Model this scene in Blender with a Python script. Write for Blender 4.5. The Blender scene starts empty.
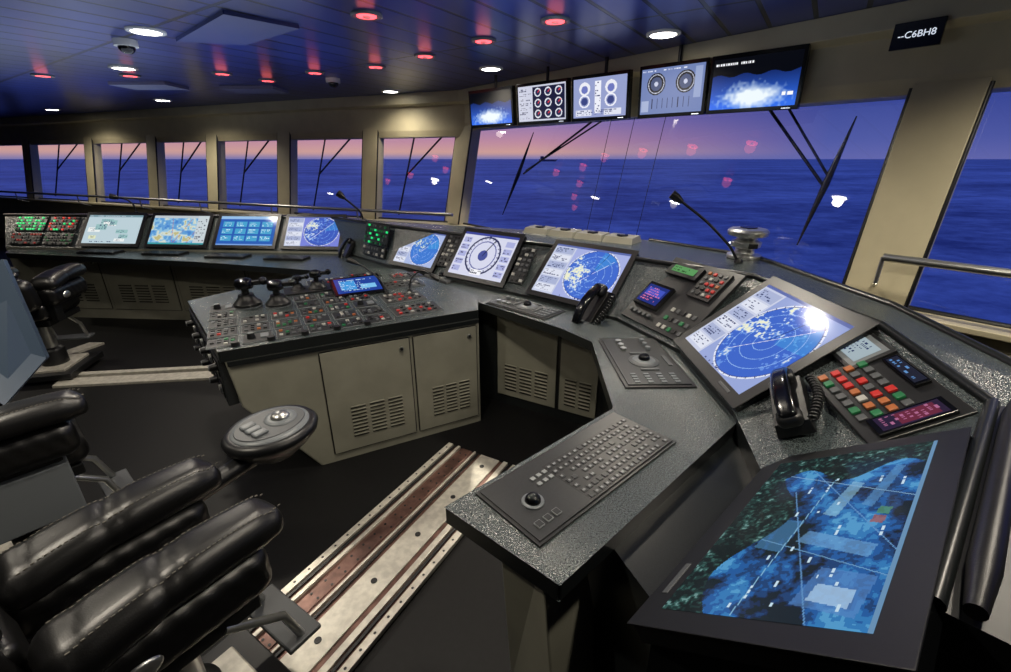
import bpy, math, random
import numpy as np
from mathutils import Vector, Matrix
random.seed(4); rng=np.random.default_rng(4)
sc=bpy.context.scene
V=Vector
try:
    sc.view_settings.view_transform='Standard'
except Exception: pass

# ------------------------------------------------------------ materials
def lin(c): 
    c=c/255.0
    return c/12.92 if c<=0.04045 else ((c+0.055)/1.055)**2.4
def S(r,g,b): return (lin(r),lin(g),lin(b),1)
def mat(name,col,rough=.5,metal=0,emit=None,es=0,noise=0,nscale=200,bump=0,bscale=300,spec=.5,coat=0):
    m=bpy.data.materials.new(name); m.use_nodes=True; nt=m.node_tree; b=nt.nodes['Principled BSDF']
    b.inputs['Base Color'].default_value=col; b.inputs['Roughness'].default_value=rough; b.inputs['Metallic'].default_value=metal
    b.inputs['Specular IOR Level'].default_value=spec
    if coat: b.inputs['Coat Weight'].default_value=coat
    if emit: b.inputs['Emission Color'].default_value=emit; b.inputs['Emission Strength'].default_value=es
    tc=nt.nodes.new('ShaderNodeTexCoord')
    if noise:
        n=nt.nodes.new('ShaderNodeTexNoise'); n.inputs['Scale'].default_value=nscale; n.inputs['Detail'].default_value=3
        nt.links.new(tc.outputs['Object'],n.inputs['Vector'])
        r=nt.nodes.new('ShaderNodeValToRGB'); r.color_ramp.elements[0].position=.38; r.color_ramp.elements[1].position=.66
        r.color_ramp.elements[0].color=tuple(x*(1-noise) for x in col[:3])+(1,)
        r.color_ramp.elements[1].color=tuple(min(1,x*(1+noise)) for x in col[:3])+(1,)
        nt.links.new(n.outputs['Fac'],r.inputs['Fac']); nt.links.new(r.outputs['Color'],b.inputs['Base Color'])
    if bump:
        n=nt.nodes.new('ShaderNodeTexNoise'); n.inputs['Scale'].default_value=bscale; n.inputs['Detail'].default_value=4
        nt.links.new(tc.outputs['Object'],n.inputs['Vector'])
        bp=nt.nodes.new('ShaderNodeBump'); bp.inputs['Strength'].default_value=bump; bp.inputs['Distance'].default_value=.01
        nt.links.new(n.outputs['Fac'],bp.inputs['Height']); nt.links.new(bp.outputs['Normal'],b.inputs['Normal'])
    return m
DESK=mat('desk_laminate',S(60,68,69),.27,noise=.7,nscale=240,bump=.25,bscale=360,spec=.7)
DESKD=mat('desk_edge_dark',S(24,27,28),.30,noise=.3,nscale=260)
CAB=mat('cabinet_paint',S(132,131,118),.36,noise=.08,nscale=6,spec=.6)
BLK=mat('black_plastic',S(16,17,19),.4)
BLKG=mat('black_gloss',S(9,10,12),.15)
GREY=mat('grey_plastic',S(105,110,114),.4)
PANEL=mat('panel_dark',S(28,31,33),.40,noise=.15,nscale=150)
SILV=mat('brushed_steel',S(190,192,190),.3,metal=.9)
ALU=mat('aluminium_rail',S(206,202,190),.40,metal=.5,noise=.12,nscale=30)
LEATH=mat('black_leather',S(13,13,14),.36,bump=.08,bscale=320,spec=.65)
STITCH=mat('stitching',S(110,106,98),.7)
BEIGE=mat('beige_paint',S(192,183,152),.5,noise=.05,nscale=5)
WHITE=mat('white_paint',S(215,215,208),.4)
REDK=mat('red_key',S(160,28,24),.4,emit=S(200,30,20),es=.15)
GRNK=mat('green_key',S(24,90,56),.4,emit=S(30,180,90),es=.08)
ORK=mat('orange_key',S(160,90,44),.4)
WKEY=mat('white_key',S(165,165,160),.4)
GKEY=mat('grey_key',S(72,75,78),.45)
TXT=mat('legend_print',S(132,136,138),.6)
FLOORM=mat('floor_black',S(7,7,8),.55,noise=.3,nscale=40,spec=.25)
REDGL=mat('red_lamp_glow',S(255,90,100),.4,emit=S(255,84,92),es=2.6)
WHGL=mat('white_lamp_glow',S(255,250,235),.4,emit=(1,.95,.85,1),es=16)
LEDG=mat('green_led',S(30,190,110),.4,emit=S(40,255,140),es=.6)
LEDR=mat('red_led',S(190,40,30),.4,emit=S(255,40,30),es=.5)
LEDW=mat('white_led',S(230,240,255),.4,emit=S(230,240,255),es=.8)
PLATE=mat('perforated_plate',S(112,84,76),.35,metal=.6,noise=.3,nscale=18)  # perforated metal, with a reddish reflection painted into its base colour
SCR=bpy.data.materials.new('lit_screen'); SCR.use_nodes=True
nt=SCR.node_tree; b=nt.nodes['Principled BSDF']; a=nt.nodes.new('ShaderNodeAttribute'); a.attribute_name='Col'
nt.links.new(a.outputs['Color'],b.inputs['Emission Color']); b.inputs['Emission Strength'].default_value=1.0
b.inputs['Base Color'].default_value=(.01,.01,.01,1); b.inputs['Roughness'].default_value=.12; b.inputs['Specular IOR Level'].default_value=.05
CEIL=bpy.data.materials.new('navy_ceiling_planks'); CEIL.use_nodes=True
nt=CEIL.node_tree; b=nt.nodes['Principled BSDF']; tc=nt.nodes.new('ShaderNodeTexCoord'); mp=nt.nodes.new('ShaderNodeMapping')
mp.inputs['Rotation'].default_value=(0,0,math.radians(-56)); br=nt.nodes.new('ShaderNodeTexBrick')
br.offset=0; br.inputs['Scale'].default_value=1; br.inputs['Brick Width'].default_value=1.5; br.inputs['Row Height'].default_value=.24
br.inputs['Mortar Size'].default_value=.014; br.inputs['Mortar Smooth'].default_value=.2
br.inputs['Color1'].default_value=S(48,62,134); br.inputs['Color2'].default_value=S(38,50,114); br.inputs['Mortar'].default_value=S(1,2,6)
nt.links.new(tc.outputs['Object'],mp.inputs['Vector']); nt.links.new(mp.outputs['Vector'],br.inputs['Vector']); nt.links.new(br.outputs['Color'],b.inputs['Base Color'])
bp=nt.nodes.new('ShaderNodeBump'); bp.invert=True; bp.inputs['Strength'].default_value=.7; bp.inputs['Distance'].default_value=.012
nt.links.new(br.outputs['Fac'],bp.inputs['Height']); nt.links.new(bp.outputs['Normal'],b.inputs['Normal'])
b.inputs['Roughness'].default_value=.28; b.inputs['Metallic'].default_value=.2
GLASS=bpy.data.materials.new('window_glass'); GLASS.use_nodes=True
nt=GLASS.node_tree; nt.nodes.clear(); o=nt.nodes.new('ShaderNodeOutputMaterial'); mx=nt.nodes.new('ShaderNodeMixShader')
tr=nt.nodes.new('ShaderNodeBsdfTransparent'); gl=nt.nodes.new('ShaderNodeBsdfGlossy'); gl.inputs['Roughness'].default_value=0
tr.inputs['Color'].default_value=(.95,.97,1,1); mx.inputs[0].default_value=.13
nt.links.new(tr.outputs[0],mx.inputs[1]); nt.links.new(gl.outputs[0],mx.inputs[2]); nt.links.new(mx.outputs[0],o.inputs[0])
# sea : wind streaks at two scales
SEA=bpy.data.materials.new('sea_water'); SEA.use_nodes=True
nt=SEA.node_tree; b=nt.nodes['Principled BSDF']; b.inputs['Roughness'].default_value=.42
tc=nt.nodes.new('ShaderNodeTexCoord')
def nz(scale,det,rough=.6):
    mp=nt.nodes.new('ShaderNodeMapping'); mp.inputs['Scale'].default_value=scale; n=nt.nodes.new('ShaderNodeTexNoise'); n.inputs['Scale'].default_value=1; n.inputs['Detail'].default_value=det; n.inputs['Roughness'].default_value=rough
    nt.links.new(tc.outputs['Object'],mp.inputs['Vector']); nt.links.new(mp.outputs['Vector'],n.inputs['Vector']); return n
n1=nz((.005,.007,1),12,.72); n2=nz((.08,.11,1),8,.75)
m1=nt.nodes.new('ShaderNodeMath'); m1.operation='MULTIPLY_ADD'; m1.inputs[1].default_value=.6; nt.links.new(n1.outputs['Fac'],m1.inputs[0])
m2=nt.nodes.new('ShaderNodeMath'); m2.operation='MULTIPLY'; m2.inputs[1].default_value=.4; nt.links.new(n2.outputs['Fac'],m2.inputs[0]); nt.links.new(m2.outputs[0],m1.inputs[2])
r=nt.nodes.new('ShaderNodeValToRGB'); r.color_ramp.elements[0].position=.42; r.color_ramp.elements[0].color=S(44,60,124); r.color_ramp.elements[1].position=.60; r.color_ramp.elements[1].color=S(158,174,226)
nt.links.new(m1.outputs[0],r.inputs['Fac']); nt.links.new(r.outputs['Color'],b.inputs['Base Color'])
b.inputs['Specular IOR Level'].default_value=.5

# ------------------------------------------------------------ mesh builder
I4=Matrix.Identity(4)
def frame(o,U,Vv):
    U=V(U).normalized(); N=U.cross(V(Vv)).normalized(); W=N.cross(U)
    m=Matrix((U,W,N)).transposed().to_4x4(); m.translation=V(o); return m
class MB:
    def __init__(s,name): s.n=name; s.v=[];s.f=[];s.m=[];s.c=[];s.s=[];s.mats=[]
    def mi(s,m):
        if m not in s.mats: s.mats.append(m)
        return s.mats.index(m)
    def add(s,vs,fs,m,M=None,smooth=False,cols=None):
        k=len(s.v); M=M or I4
        s.v+=[tuple(M@V(p)) for p in vs]; i=s.mi(m)
        for j,f in enumerate(fs):
            s.f.append(tuple(a+k for a in f)); s.m.append(i); s.s.append(smooth); s.c.append(cols[j] if cols is not None else (1,1,1))
        return s
    def box(s,c,sz,m,M=None,taper=1):
        x,y,z=c; a,b,h=sz[0]/2,sz[1]/2,sz[2]/2; t=taper
        vs=[(x-a,y-b,z-h),(x+a,y-b,z-h),(x+a,y+b,z-h),(x-a,y+b,z-h),(x-a*t,y-b*t,z+h),(x+a*t,y-b*t,z+h),(x+a*t,y+b*t,z+h),(x-a*t,y+b*t,z+h)]
        return s.add(vs,[(3,2,1,0),(4,5,6,7),(0,1,5,4),(1,2,6,5),(2,3,7,6),(3,0,4,7)],m,M)
    def loft(s,top,bot,m,M=None,side=None,smooth=False):
        n=len(top); vs=list(bot)+list(top)
        s.add(vs,[tuple(range(n-1,-1,-1)),tuple(range(n,2*n))],m,M)
        return s.add(vs,[(i,(i+1)%n,n+(i+1)%n,n+i) for i in range(n)],side or m,M,smooth)
    def prism(s,poly,z0,z1,m,side=None,M=None):
        return s.loft([(p[0],p[1],z1) for p in poly],[(p[0],p[1],z0) for p in poly],m,M,side)
    def lathe(s,prof,m,M=None,n=28,c=(0,0,0),sx=1,sy=1):
        vs=[];fs=[]
        for r,z in prof:
            for i in range(n):
                a=2*math.pi*i/n; vs.append((c[0]+r*sx*math.cos(a),c[1]+r*sy*math.sin(a),c[2]+z))
        for k in range(len(prof)-1):
            for i in range(n):
                j=(i+1)%n; fs.append((k*n+i,k*n+j,(k+1)*n+j,(k+1)*n+i))
        s.add(vs,fs,m,M,True)
        L=(len(prof)-1)*n
        s.add(vs[:n],[tuple(range(n-1,-1,-1))],m,M); s.add(vs[L:],[tuple(range(n))],m,M); return s
    def cyl(s,c,r,h,m,M=None,n=24,r2=None): return s.lathe([(r,-h/2),(r if r2 is None else r2,h/2)],m,M,n,c)
    def ball(s,c,r,m,M=None,n=20,sz=(1,1,1)):
        pr=[(max(1e-4,r*math.sin(math.pi*i/12)),-r*math.cos(math.pi*i/12)*sz[2]) for i in range(13)]
        return s.lathe(pr,m,M,n,c,sz[0],sz[1])
    def tube(s,pts,r,m,M=None,n=10):
        pts=[V(p) for p in pts]; vs=[];fs=[]
        rr=r if isinstance(r,(list,tuple)) else [r]*len(pts)
        for i,p in enumerate(pts):
            d=(pts[min(i+1,len(pts)-1)]-pts[max(i-1,0)]).normalized()
            a=d.cross(V((0,0,1))); 
            if a.length<.05: a=d.cross(V((0,1,0)))
            a.normalize(); bb=d.cross(a)
            for k in range(n):
                t=2*math.pi*k/n; vs.append(tuple(p+(a*math.cos(t)+bb*math.sin(t))*rr[i]))
        for i in range(len(pts)-1):
            for k in range(n):
                j=(k+1)%n; fs.append((i*n+k,i*n+j,(i+1)*n+j,(i+1)*n+k))
        s.add(vs,fs,m,M,True); s.add(vs[:n],[tuple(range(n))],m,M); s.add(vs[-n:],[tuple(range(n-1,-1,-1))],m,M); return s
    def rbox(s,c,sz,r,m,M=None,fn=None,mid=5,k=4):
        h=[x/2 for x in sz]; vs=[];fs=[];idx={}
        def ax(H): 
            rr=min(r,H*.999); a=[-H+rr*(i/k) for i in range(k)]; b=[-H+rr+(2*(H-rr))*(i/mid) for i in range(mid+1)]
            return a+b+[-x for x in reversed(a)]
        A=[ax(H) for H in h]
        def pt(q):
            key=tuple(round(x,6) for x in q)
            if key in idx: return idx[key]
            core=V([max(-(h[i]-min(r,h[i]*.999)),min(h[i]-min(r,h[i]*.999),q[i])) for i in range(3)])
            d=V(q)-core; d=d.normalized()*r if d.length>0 else d
            for i in range(3):
                if r>h[i]: d[i]*=h[i]/r
            p=core+d
            if fn: p=V(fn(p,h))
            vs.append((p[0]+c[0],p[1]+c[1],p[2]+c[2])); idx[key]=len(vs)-1; return idx[key]
        for a in range(3):
            u,w=(a+1)%3,(a+2)%3
            for sg in (-1,1):
                for i in range(len(A[u])-1):
                    for j in range(len(A[w])-1):
                        q=[]
                        for (di,dj) in ((0,0),(1,0),(1,1),(0,1)):
                            p=[0,0,0]; p[a]=sg*h[a]; p[u]=A[u][i+di]; p[w]=A[w][j+dj]; q.append(pt(p))
                        fs.append(tuple(q) if sg>0 else tuple(reversed(q)))
        return s.add(vs,fs,m,M,True)
    def screen(s,w,h,img,M,c=(0,0),z=0,m=None):
        ny,nx=img.shape[:2]; xs=np.linspace(c[0]-w/2,c[0]+w/2,nx+1); ys=np.linspace(c[1]-h/2,c[1]+h/2,ny+1)
        vs=[(x,y,z) for y in ys for x in xs]
        fs=[(j*(nx+1)+i,j*(nx+1)+i+1,(j+1)*(nx+1)+i+1,(j+1)*(nx+1)+i) for j in range(ny) for i in range(nx)]
        L=np.clip(img,0,1); L=np.where(L<=.04045,L/12.92,((L+.055)/1.055)**2.4).reshape(-1,3)
        return s.add(vs,fs,m or SCR,M,False,[tuple(x) for x in L])
    def build(s,bevel=0,parent=None,seg=2):
        me=bpy.data.meshes.new(s.n); me.from_pydata(s.v,[],s.f); 
        for m in s.mats: me.materials.append(m)
        me.polygons.foreach_set('material_index',s.m); me.polygons.foreach_set('use_smooth',s.s)
        if SCR in s.mats:
            ca=me.color_attributes.new('Col','FLOAT_COLOR','CORNER'); arr=[]
            for p in me.polygons:
                arr+=list(s.c[p.index]+(1,))*p.loop_total
            ca.data.foreach_set('color',arr)
        me.update(); ob=bpy.data.objects.new(s.n,me); sc.collection.objects.link(ob)
        if bevel:
            b=ob.modifiers.new('bevel','BEVEL'); b.width=bevel; b.segments=seg; b.limit_method='ANGLE'; b.angle_limit=math.radians(38)
        if parent: ob.parent=parent
        return ob
def empty(n):
    e=bpy.data.objects.new(n,None); sc.collection.objects.link(e); return e

# ------------------------------------------------------------ screen pictures
def C(r,g,b): return np.array([r,g,b])/255.0
def vnoise(nx,ny,cx,cy):
    g=rng.random((cy+2,cx+2)); X=np.linspace(0,cx,nx); Y=np.linspace(0,cy,ny)
    xi=X.astype(int); yi=Y.astype(int); fx=(X-xi); fy=(Y-yi)[:,None]; fx=fx*fx*(3-2*fx); fy=fy*fy*(3-2*fy)
    a=g[yi][:,xi]; b=g[yi][:,xi+1]; c=g[yi+1][:,xi]; d=g[yi+1][:,xi+1]
    return (a*(1-fx)+b*fx)*(1-fy)+(c*(1-fx)+d*fx)*fy
class Pic:
    def __init__(s,nx,ny,col):
        s.nx,s.ny=nx,ny; s.a=np.ones((ny,nx,3))*C(*col); s.U,s.V=np.meshgrid((np.arange(nx)+.5)/nx,(np.arange(ny)+.5)/ny); s.asp=nx/ny
    def rect(s,u0,v0,u1,v1,col): s.a[(s.U>=u0)&(s.U<u1)&(s.V>=v0)&(s.V<v1)]=C(*col); return s
    def R(s,cu,cv): return np.sqrt(((s.U-cu)*s.asp)**2+(s.V-cv)**2)
    def disc(s,cu,cv,r,col): s.a[s.R(cu,cv)<r]=C(*col); return s
    def ring(s,cu,cv,r,w,col): s.a[np.abs(s.R(cu,cv)-r)<w]=C(*col); return s
    def line(s,u0,v0,u1,v1,w,col):
        du,dv=(u1-u0)*s.asp,v1-v0; L2=du*du+dv*dv; x=(s.U-u0)*s.asp; y=s.V-v0
        t=np.clip((x*du+y*dv)/L2,0,1); d=np.hypot(x-t*du,y-t*dv); s.a[d<w]=C(*col); return s
    def text(s,u0,v0,u1,v1,rows,col,p=.55):
        rh=(v1-v0)/rows
        for k in range(rows):
            y0=v0+k*rh; x=u0; end=u0+(u1-u0)*random.uniform(.5,1)
            while x<end:
                w=random.uniform(.008,.03)
                if random.random()<p: s.rect(x,y0+rh*.25,min(x+w,u1),y0+rh*.75,col)
                x+=w+.008
        return s
def radar(nx,ny,bg=(150,160,215),side=(200,206,228),sea=(62,104,205),echo=(205,218,232),seed=0,pw=.3,cx=None):
    p=Pic(nx,ny,bg); cx=cx or (pw+1)/2; R=p.R(cx,.5); n=vnoise(nx,ny,60,44); n2=vnoise(nx,ny,10,8); n3=vnoise(nx,ny,24,18)
    ang=np.arctan2(p.V-.5,(p.U-cx)*p.asp)
    for r,c in ((.49,(225,230,245)),(.472,(40,60,130)),(.465,sea)): p.disc(cx,.5,r,c)
    f=n*.4+n3*.3+n2*.3; w=np.cos(ang-2.6-seed)*.5+.5
    m=(R<.462)&(f>.72-.20*w); p.a[m]=C(98,142,222)
    m=(R<.462)&(f>.84-.28*w*w); p.a[m]=C(*echo)
    m=(R<.462)&(f>.93-.30*w**3); p.a[m]=C(236,236,205)
    m=(R<.462)&(np.abs(ang-.5-seed)<.35)&(R>.1); p.a[m]=p.a[m]*.6+C(60,170,225)*.4
    for r in (.12,.24,.36): p.ring(cx,.5,r,.003,(150,190,240))
    for k in range(36):
        a=k*math.pi/18; p.line(cx+.47/p.asp*math.cos(a),.5+.47*math.sin(a),cx+.486/p.asp*math.cos(a),.5+.486*math.sin(a),.004,(30,40,90))
    p.line(cx,.5,cx+.1,.93,.004,(20,40,90)).line(cx-.2,.2,cx+.2,.8,.003,(240,240,250))
    p.rect(0,0,pw,1,side)
    for k in range(6):
        y=.04+k*.155; p.rect(.02,y,pw-.02,y+.13,(168,178,212) if k%2 else (222,226,240)); p.text(.03,y+.01,pw-.03,y+.12,4,(50,60,110))
    p.rect(0,.965,1,1,(90,105,170)); p.text(.4,.005,1,.035,1,(60,70,130)); return p.a
def docs(nx,ny,bg,cols,n=8,hdr=(60,90,170)):
    p=Pic(nx,ny,bg)
    for k in range(n):
        u=random.uniform(.03,.7); v=random.uniform(.05,.75); w=random.uniform(.1,.28); h=random.uniform(.06,.2)
        p.rect(u,v,u+w,v+h,random.choice(cols)); p.text(u+.01,v+.01,u+w-.01,v+h-.01,3,(30,50,100))
    p.rect(0,.93,1,1,hdr); p.text(.02,.94,.9,.99,1,(235,240,250)); p.text(.05,.03,.95,.08,1,(40,60,110)); return p.a
def s_mimic(nx,ny):
    p=Pic(nx,ny,(38,92,178)); 
    for k in range(4):
        for j in range(3): 
            p.rect(.06+k*.23,.15+j*.24,.25+k*.23,.33+j*.24,(70,160,205)); p.text(.07+k*.23,.17+j*.24,.24+k*.23,.31+j*.24,3,(210,240,250))
    p.rect(0,.9,1,1,(150,190,230)); p.rect(0,0,1,.05,(120,160,220)); return p.a
def s_chart(nx,ny):
    p=Pic(nx,ny,(96,156,212)); n=.6*vnoise(nx,ny,7,5)+.4*vnoise(nx,ny,24,16)
    p.a[n>.52]=C(140,190,222); p.a[n>.64]=C(206,216,206); p.a[n>.76]=C(190,182,130); p.a[(n<.34)]=C(70,130,205)
    for k in range(3): p.line(random.random(),0,random.random(),1,.005,(190,70,80))
    p.rect(0,.92,1,1,(190,200,205)); p.rect(.8,0,1,1,(200,210,215)); p.text(.82,.1,.99,.9,12,(40,50,80)); p.rect(0,0,1,.06,(60,150,160)); return p.a
def s_conning(nx,ny):
    p=Pic(nx,ny,(214,216,236)); p.ring(.5,.5,.42,.02,(40,45,90)); p.ring(.5,.5,.32,.012,(90,95,160)); p.disc(.5,.5,.12,(70,80,150))
    for k in range(24):
        a=k*math.pi/12; p.line(.5+.37/p.asp*math.cos(a),.5+.37*math.sin(a),.5+.41/p.asp*math.cos(a),.5+.41*math.sin(a),.006,(40,45,90))
    p.line(.5,.5,.62,.85,.012,(20,25,60)); p.rect(.4,.06,.6,.18,(245,245,250)); p.text(.41,.07,.59,.17,2,(20,20,60))
    for x in (.03,.82):
        for k in range(5): p.rect(x,.08+k*.17,x+.15,.2+k*.17,(170,175,220)); p.text(x+.01,.09+k*.17,x+.14,.19+k*.17,2,(30,30,80))
    p.rect(0,.94,1,1,(60,70,150)); return p.a
def s_big(nx,ny):
    p=Pic(nx,ny,(16,40,76)); n=vnoise(nx,ny,9,6); n2=vnoise(nx,ny,40,26); n3=vnoise(nx,ny,100,60); m=n*.6+n2*.25+n3*.15
    p.a[m>.40]=C(20,60,108); p.a[m>.50]=C(26,86,152); p.a[m>.60]=C(44,116,176); p.a[m>.70]=C(76,148,196); p.a[m<.34]=C(10,28,36)
    def quad(pts,col):
        ins=np.ones_like(p.U,bool)
        for k in range(len(pts)):
            (x0,y0),(x1,y1)=pts[k],pts[(k+1)%len(pts)]; ins&=((x1-x0)*(p.V-y0)-(y1-y0)*(p.U-x0))>=0
        p.a[ins]=p.a[ins]*.35+C(*col)*.65
    quad([(.04,.08),(.2,.05),(.23,.3),(.07,.36)],(84,130,190)); quad([(.07,.12),(.14,.11),(.16,.28),(.09,.3)],(186,212,232)); quad([(.28,.12),(.34,.1),(.42,.46),(.36,.5)],(110,160,205))
    quad([(.5,.36),(.72,.3),(.74,.37),(.52,.44)],(140,185,210)); quad([(.45,.12),(.49,.11),(.5,.17),(.46,.18)],(170,70,60)); quad([(.5,.11),(.54,.1),(.55,.16),(.51,.17)],(90,150,90)); quad([(.55,.2),(.82,.12),(.84,.17),(.57,.26)],(90,140,185))
    quad([(.3,.55),(.48,.52),(.5,.68),(.33,.72)],(70,130,180))
    p.line(0,.6,1,.45,.003,(120,170,200)).line(.2,0,.45,1,.003,(100,150,190)).line(.6,0,.9,1,.003,(130,170,200)).line(.0,.25,.7,.7,.003,(90,140,190)).line(.3,0,.98,.8,.003,(90,140,190))
    w=(p.V>.74+.12*np.sin(p.U*9))|(p.U>.82+.06*np.sin(p.V*11)); g=n3*.5+n2*.5; p.a[w]=C(8,24,28); p.a[w&(g>.5)]=C(20,46,46); p.a[w&(g>.66)]=C(44,82,78); p.a[w&(g>.80)]=C(100,138,136)
    for k in range(26):
        u,v=random.random()*.8,random.random()*.65; p.text(u,v,u+.06,v+.025,1,(190,215,230))
    p.rect(0,.0,1,.02,(100,140,175)); return p.a
def s_cam(nx,ny,t=False):
    p=Pic(nx,ny,(10,18,60)); g=np.clip(1.1-p.V*1.2,0,1)[...,None]; p.a=p.a*(1-g)+C(50,110,235)*g
    R=np.sqrt(((p.U-.5)*p.asp*.75)**2+((p.V-.22)*1.8)**2)*(1+.5*(vnoise(nx,ny,30,18)-.5)); b=np.clip(1.6-R*3.0,0,1)[...,None]; p.a=p.a*(1-b)+C(240,250,255)*b
    p.a[p.V>.66+.03*np.sin(p.U*20)]=C(6,8,16)
    if t: 
        p.text(.03,.84,.5,.93,1,(240,240,245),.9); p.rect(.84,.2,.88,.27,(255,255,255)).rect(.9,.2,.96,.27,(255,255,255))
    return p.a
def s_gauge(nx,ny):
    p=Pic(nx,ny,(205,208,226)); p.rect(.32,.04,.98,.96,(28,30,60))
    for r in range(3):
        for c in range(3):
            x=.43+c*.215; y=.2+r*.3; p.disc(x,y,.12,(225,228,240)); p.disc(x,y,.085,(40,42,80)); p.line(x,y,x+.04,y+.06,.012,(235,60,60))
    for k in range(7): p.text(.03,.06+k*.13,.29,.15+k*.13,2,(40,45,90))
    return p.a
def s_eng(nx,ny):
    p=Pic(nx,ny,(150,160,205))
    for x in (.22,.72): 
        p.disc(x,.74,.17,(235,236,245)); p.disc(x,.72,.1,(110,120,190)); p.ring(x,.42,.15,.02,(240,240,250)); p.disc(x,.42,.1,(60,70,130))
    p.rect(.42,.1,.54,.92,(238,240,250)); p.text(.43,.12,.53,.9,12,(40,50,110)); p.rect(.05,.05,.36,.2,(225,228,242)).rect(.6,.05,.92,.2,(225,228,242)); p.text(.06,.06,.9,.19,3,(50,60,120)); return p.a
def s_dials(nx,ny):
    p=Pic(nx,ny,(110,128,180))
    for x in (.25,.72):
        p.disc(x,.66,.24,(12,14,26)); p.disc(x,.66,.15,(70,82,120)); p.ring(x,.66,.2,.008,(200,205,225))
        p.disc(x,.66,.05,(200,205,230))
    for k in range(8): p.line(.2+k*.085,.12,.2+k*.085,.34,.008,(30,35,70))
    p.rect(.86,.3,.97,.95,(150,165,205)); p.rect(.02,.05,.14,.3,(165,178,214)); p.text(.02,.92,.9,.98,1,(230,235,250)); return p.a
def s_small(nx,ny,bg=(150,200,235)):
    p=Pic(nx,ny,bg); p.text(.08,.1,.92,.9,6,(20,40,90)); return p.a

# ------------------------------------------------------------ geometry tables (metres)
Mz=.82
Mp=[(-5.62,5.07),(-1.71,4.78),(-1.05,4.11),(.18,3.14),(.70,2.66),(.91,2.15),(.90,1.54),(.80,1.10),(.31,.65)]
Tp=[(-5.75,5.32,1.14),(-1.92,5.05,1.14),(-1.04,4.33,1.145),(.40,3.39,1.127),(.93,2.87,1.13),(1.33,2.35,1.16),(1.38,1.55,1.175),(1.36,1.10,1.11),(.655,.49,1.11)]
Op=[(-5.86,5.5),(-2.1,5.35),(-1.22,4.72),(.55,4.12),(1.17,3.68),(1.60,2.85),(1.62,1.80),(1.62,.98),(.93,.22)]
Mv=[V((x,y,Mz)) for x,y in Mp]; Tv=[V(t) for t in Tp]
def sec(i): 
    return frame(Mv[i],Mv[i+1]-Mv[i],(Tv[i]+Tv[i+1]-Mv[i]-Mv[i+1]))
def bil(i,u,v):
    a=Mv[i].lerp(Mv[i+1],u); b=Tv[i].lerp(Tv[i+1],u); return a.lerp(b,v)

# ------------------------------------------------------------ main console
con=MB('bridge_console')
for i in range(8):
    o0=V((Op[i][0],Op[i][1],Tv[i].z)); o1=V((Op[i+1][0],Op[i+1][1],Tv[i+1].z)); a,b,c,d=Mv[i],Mv[i+1],Tv[i],Tv[i+1]
    g=lambda p:V((p.x,p.y,.0))
    vs=[a,b,d,c,o0,o1,g(a),g(b),g(o1),g(o0)]
    vs=[tuple(x) for x in vs]
    con.add(vs,[(0,1,2),(0,2,3)],DESK); con.add(vs,[(3,2,5,4)],DESK if i<7 else BLK)
    con.add(vs,[(6,7,1,0),(9,4,5,8)],CAB if i<1 else DESKD)
    if i==0: con.add(vs,[(0,3,4,9,6)],DESKD)
    if i==7: con.add(vs,[(1,7,8,5,2)],DESKD)
for i in range(8):
    p,q=Tv[i],Tv[i+1]
    con.tube([p+V((0,0,.004)),q+V((0,0,.004))],.016,DESKD)
for i in (4,5,6):
    p=V((Op[i][0],Op[i][1],Tv[i].z)); q=V((Op[i+1][0],Op[i+1][1],Tv[i+1].z)); con.tube([p,q],.018,DESKD)
shelf=[(-5.38,4.83),(-3.0,4.38),(-1.53,3.96),(-.95,3.90),(-.22,3.08),(.33,2.53),(.48,2.31),(.44,1.60),(-.18,1.04),(.13,.78),(.88,1.48),
       (.93,1.54),(.94,2.16),(.72,2.70),(.20,3.18),(-1.03,4.15),(-1.69,4.82),(-5.62,5.11)]
con.prism(shelf,.745,.80,DESK,DESKD)
cst=con.build(.010,seg=3)
pr=MB('padded_rail'); t7,t8=Tv[7]+V((.035,-.025,.02)),Tv[8]+V((.035,-.025,.02))
pr.tube([t7+(t8-t7)*k/8 for k in range(9)],[.014]+[.022]*7+[.014],LEATH,n=14); pr.build(parent=cst)

body=MB('cabinet_bodies')
body.prism([(-.08,3.07),(.65,2.66),(.80,2.2),(.78,1.62),(.24,1.1),(.42,.62),(.72,.5),(1.4,1.2),(1.45,2.7),(1.0,3.5),(.3,3.9)],.0,.745,DESKD)
body.prism([(-.08,3.07),(.3,3.5),(-.9,4.4),(-1.3,4.6),(-1.6,4.2),(-1.0,3.7)],0,.745,DESKD)
body.build(.004,parent=cst)
def louvres(mb,F,u0,u1,z0,z1,cols,rows):
    cw=(u1-u0)/cols; rh=(z1-z0)/rows
    for c in range(cols):
        for r in range(rows):
            mb.box((u0+(c+.5)*cw,z0+(r+.5)*rh,.012),(cw*.78,rh*.38,.004),BLK,F)
            mb.box((u0+(c+.5)*cw,z0+(r+.82)*rh,.014),(cw*.78,rh*.2,.008),CAB,F)
def door(mb,F,u0,u1,z0,z1,lv=None,lock=True):
    mb.box(((u0+u1)/2,(z0+z1)/2,.0),(u1-u0,z1-z0,.02),CAB,F)
    for (a,b,w,h) in (((u0+u1)/2,z0-.004,u1-u0,.006),((u0+u1)/2,z1+.004,u1-u0,.006),(u0-.004,(z0+z1)/2,.006,z1-z0),(u1+.004,(z0+z1)/2,.006,z1-z0)):
        mb.box((a,b,.002),(w,h,.006),BLK,F)
    if lock: 
        mb.cyl((u1-.05,z1-.06,.013),.014,.01,SILV,F); mb.cyl((u1-.05,z1-.06,.02),.009,.01,BLK,F)
    if lv: louvres(mb,F,*lv)
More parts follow.
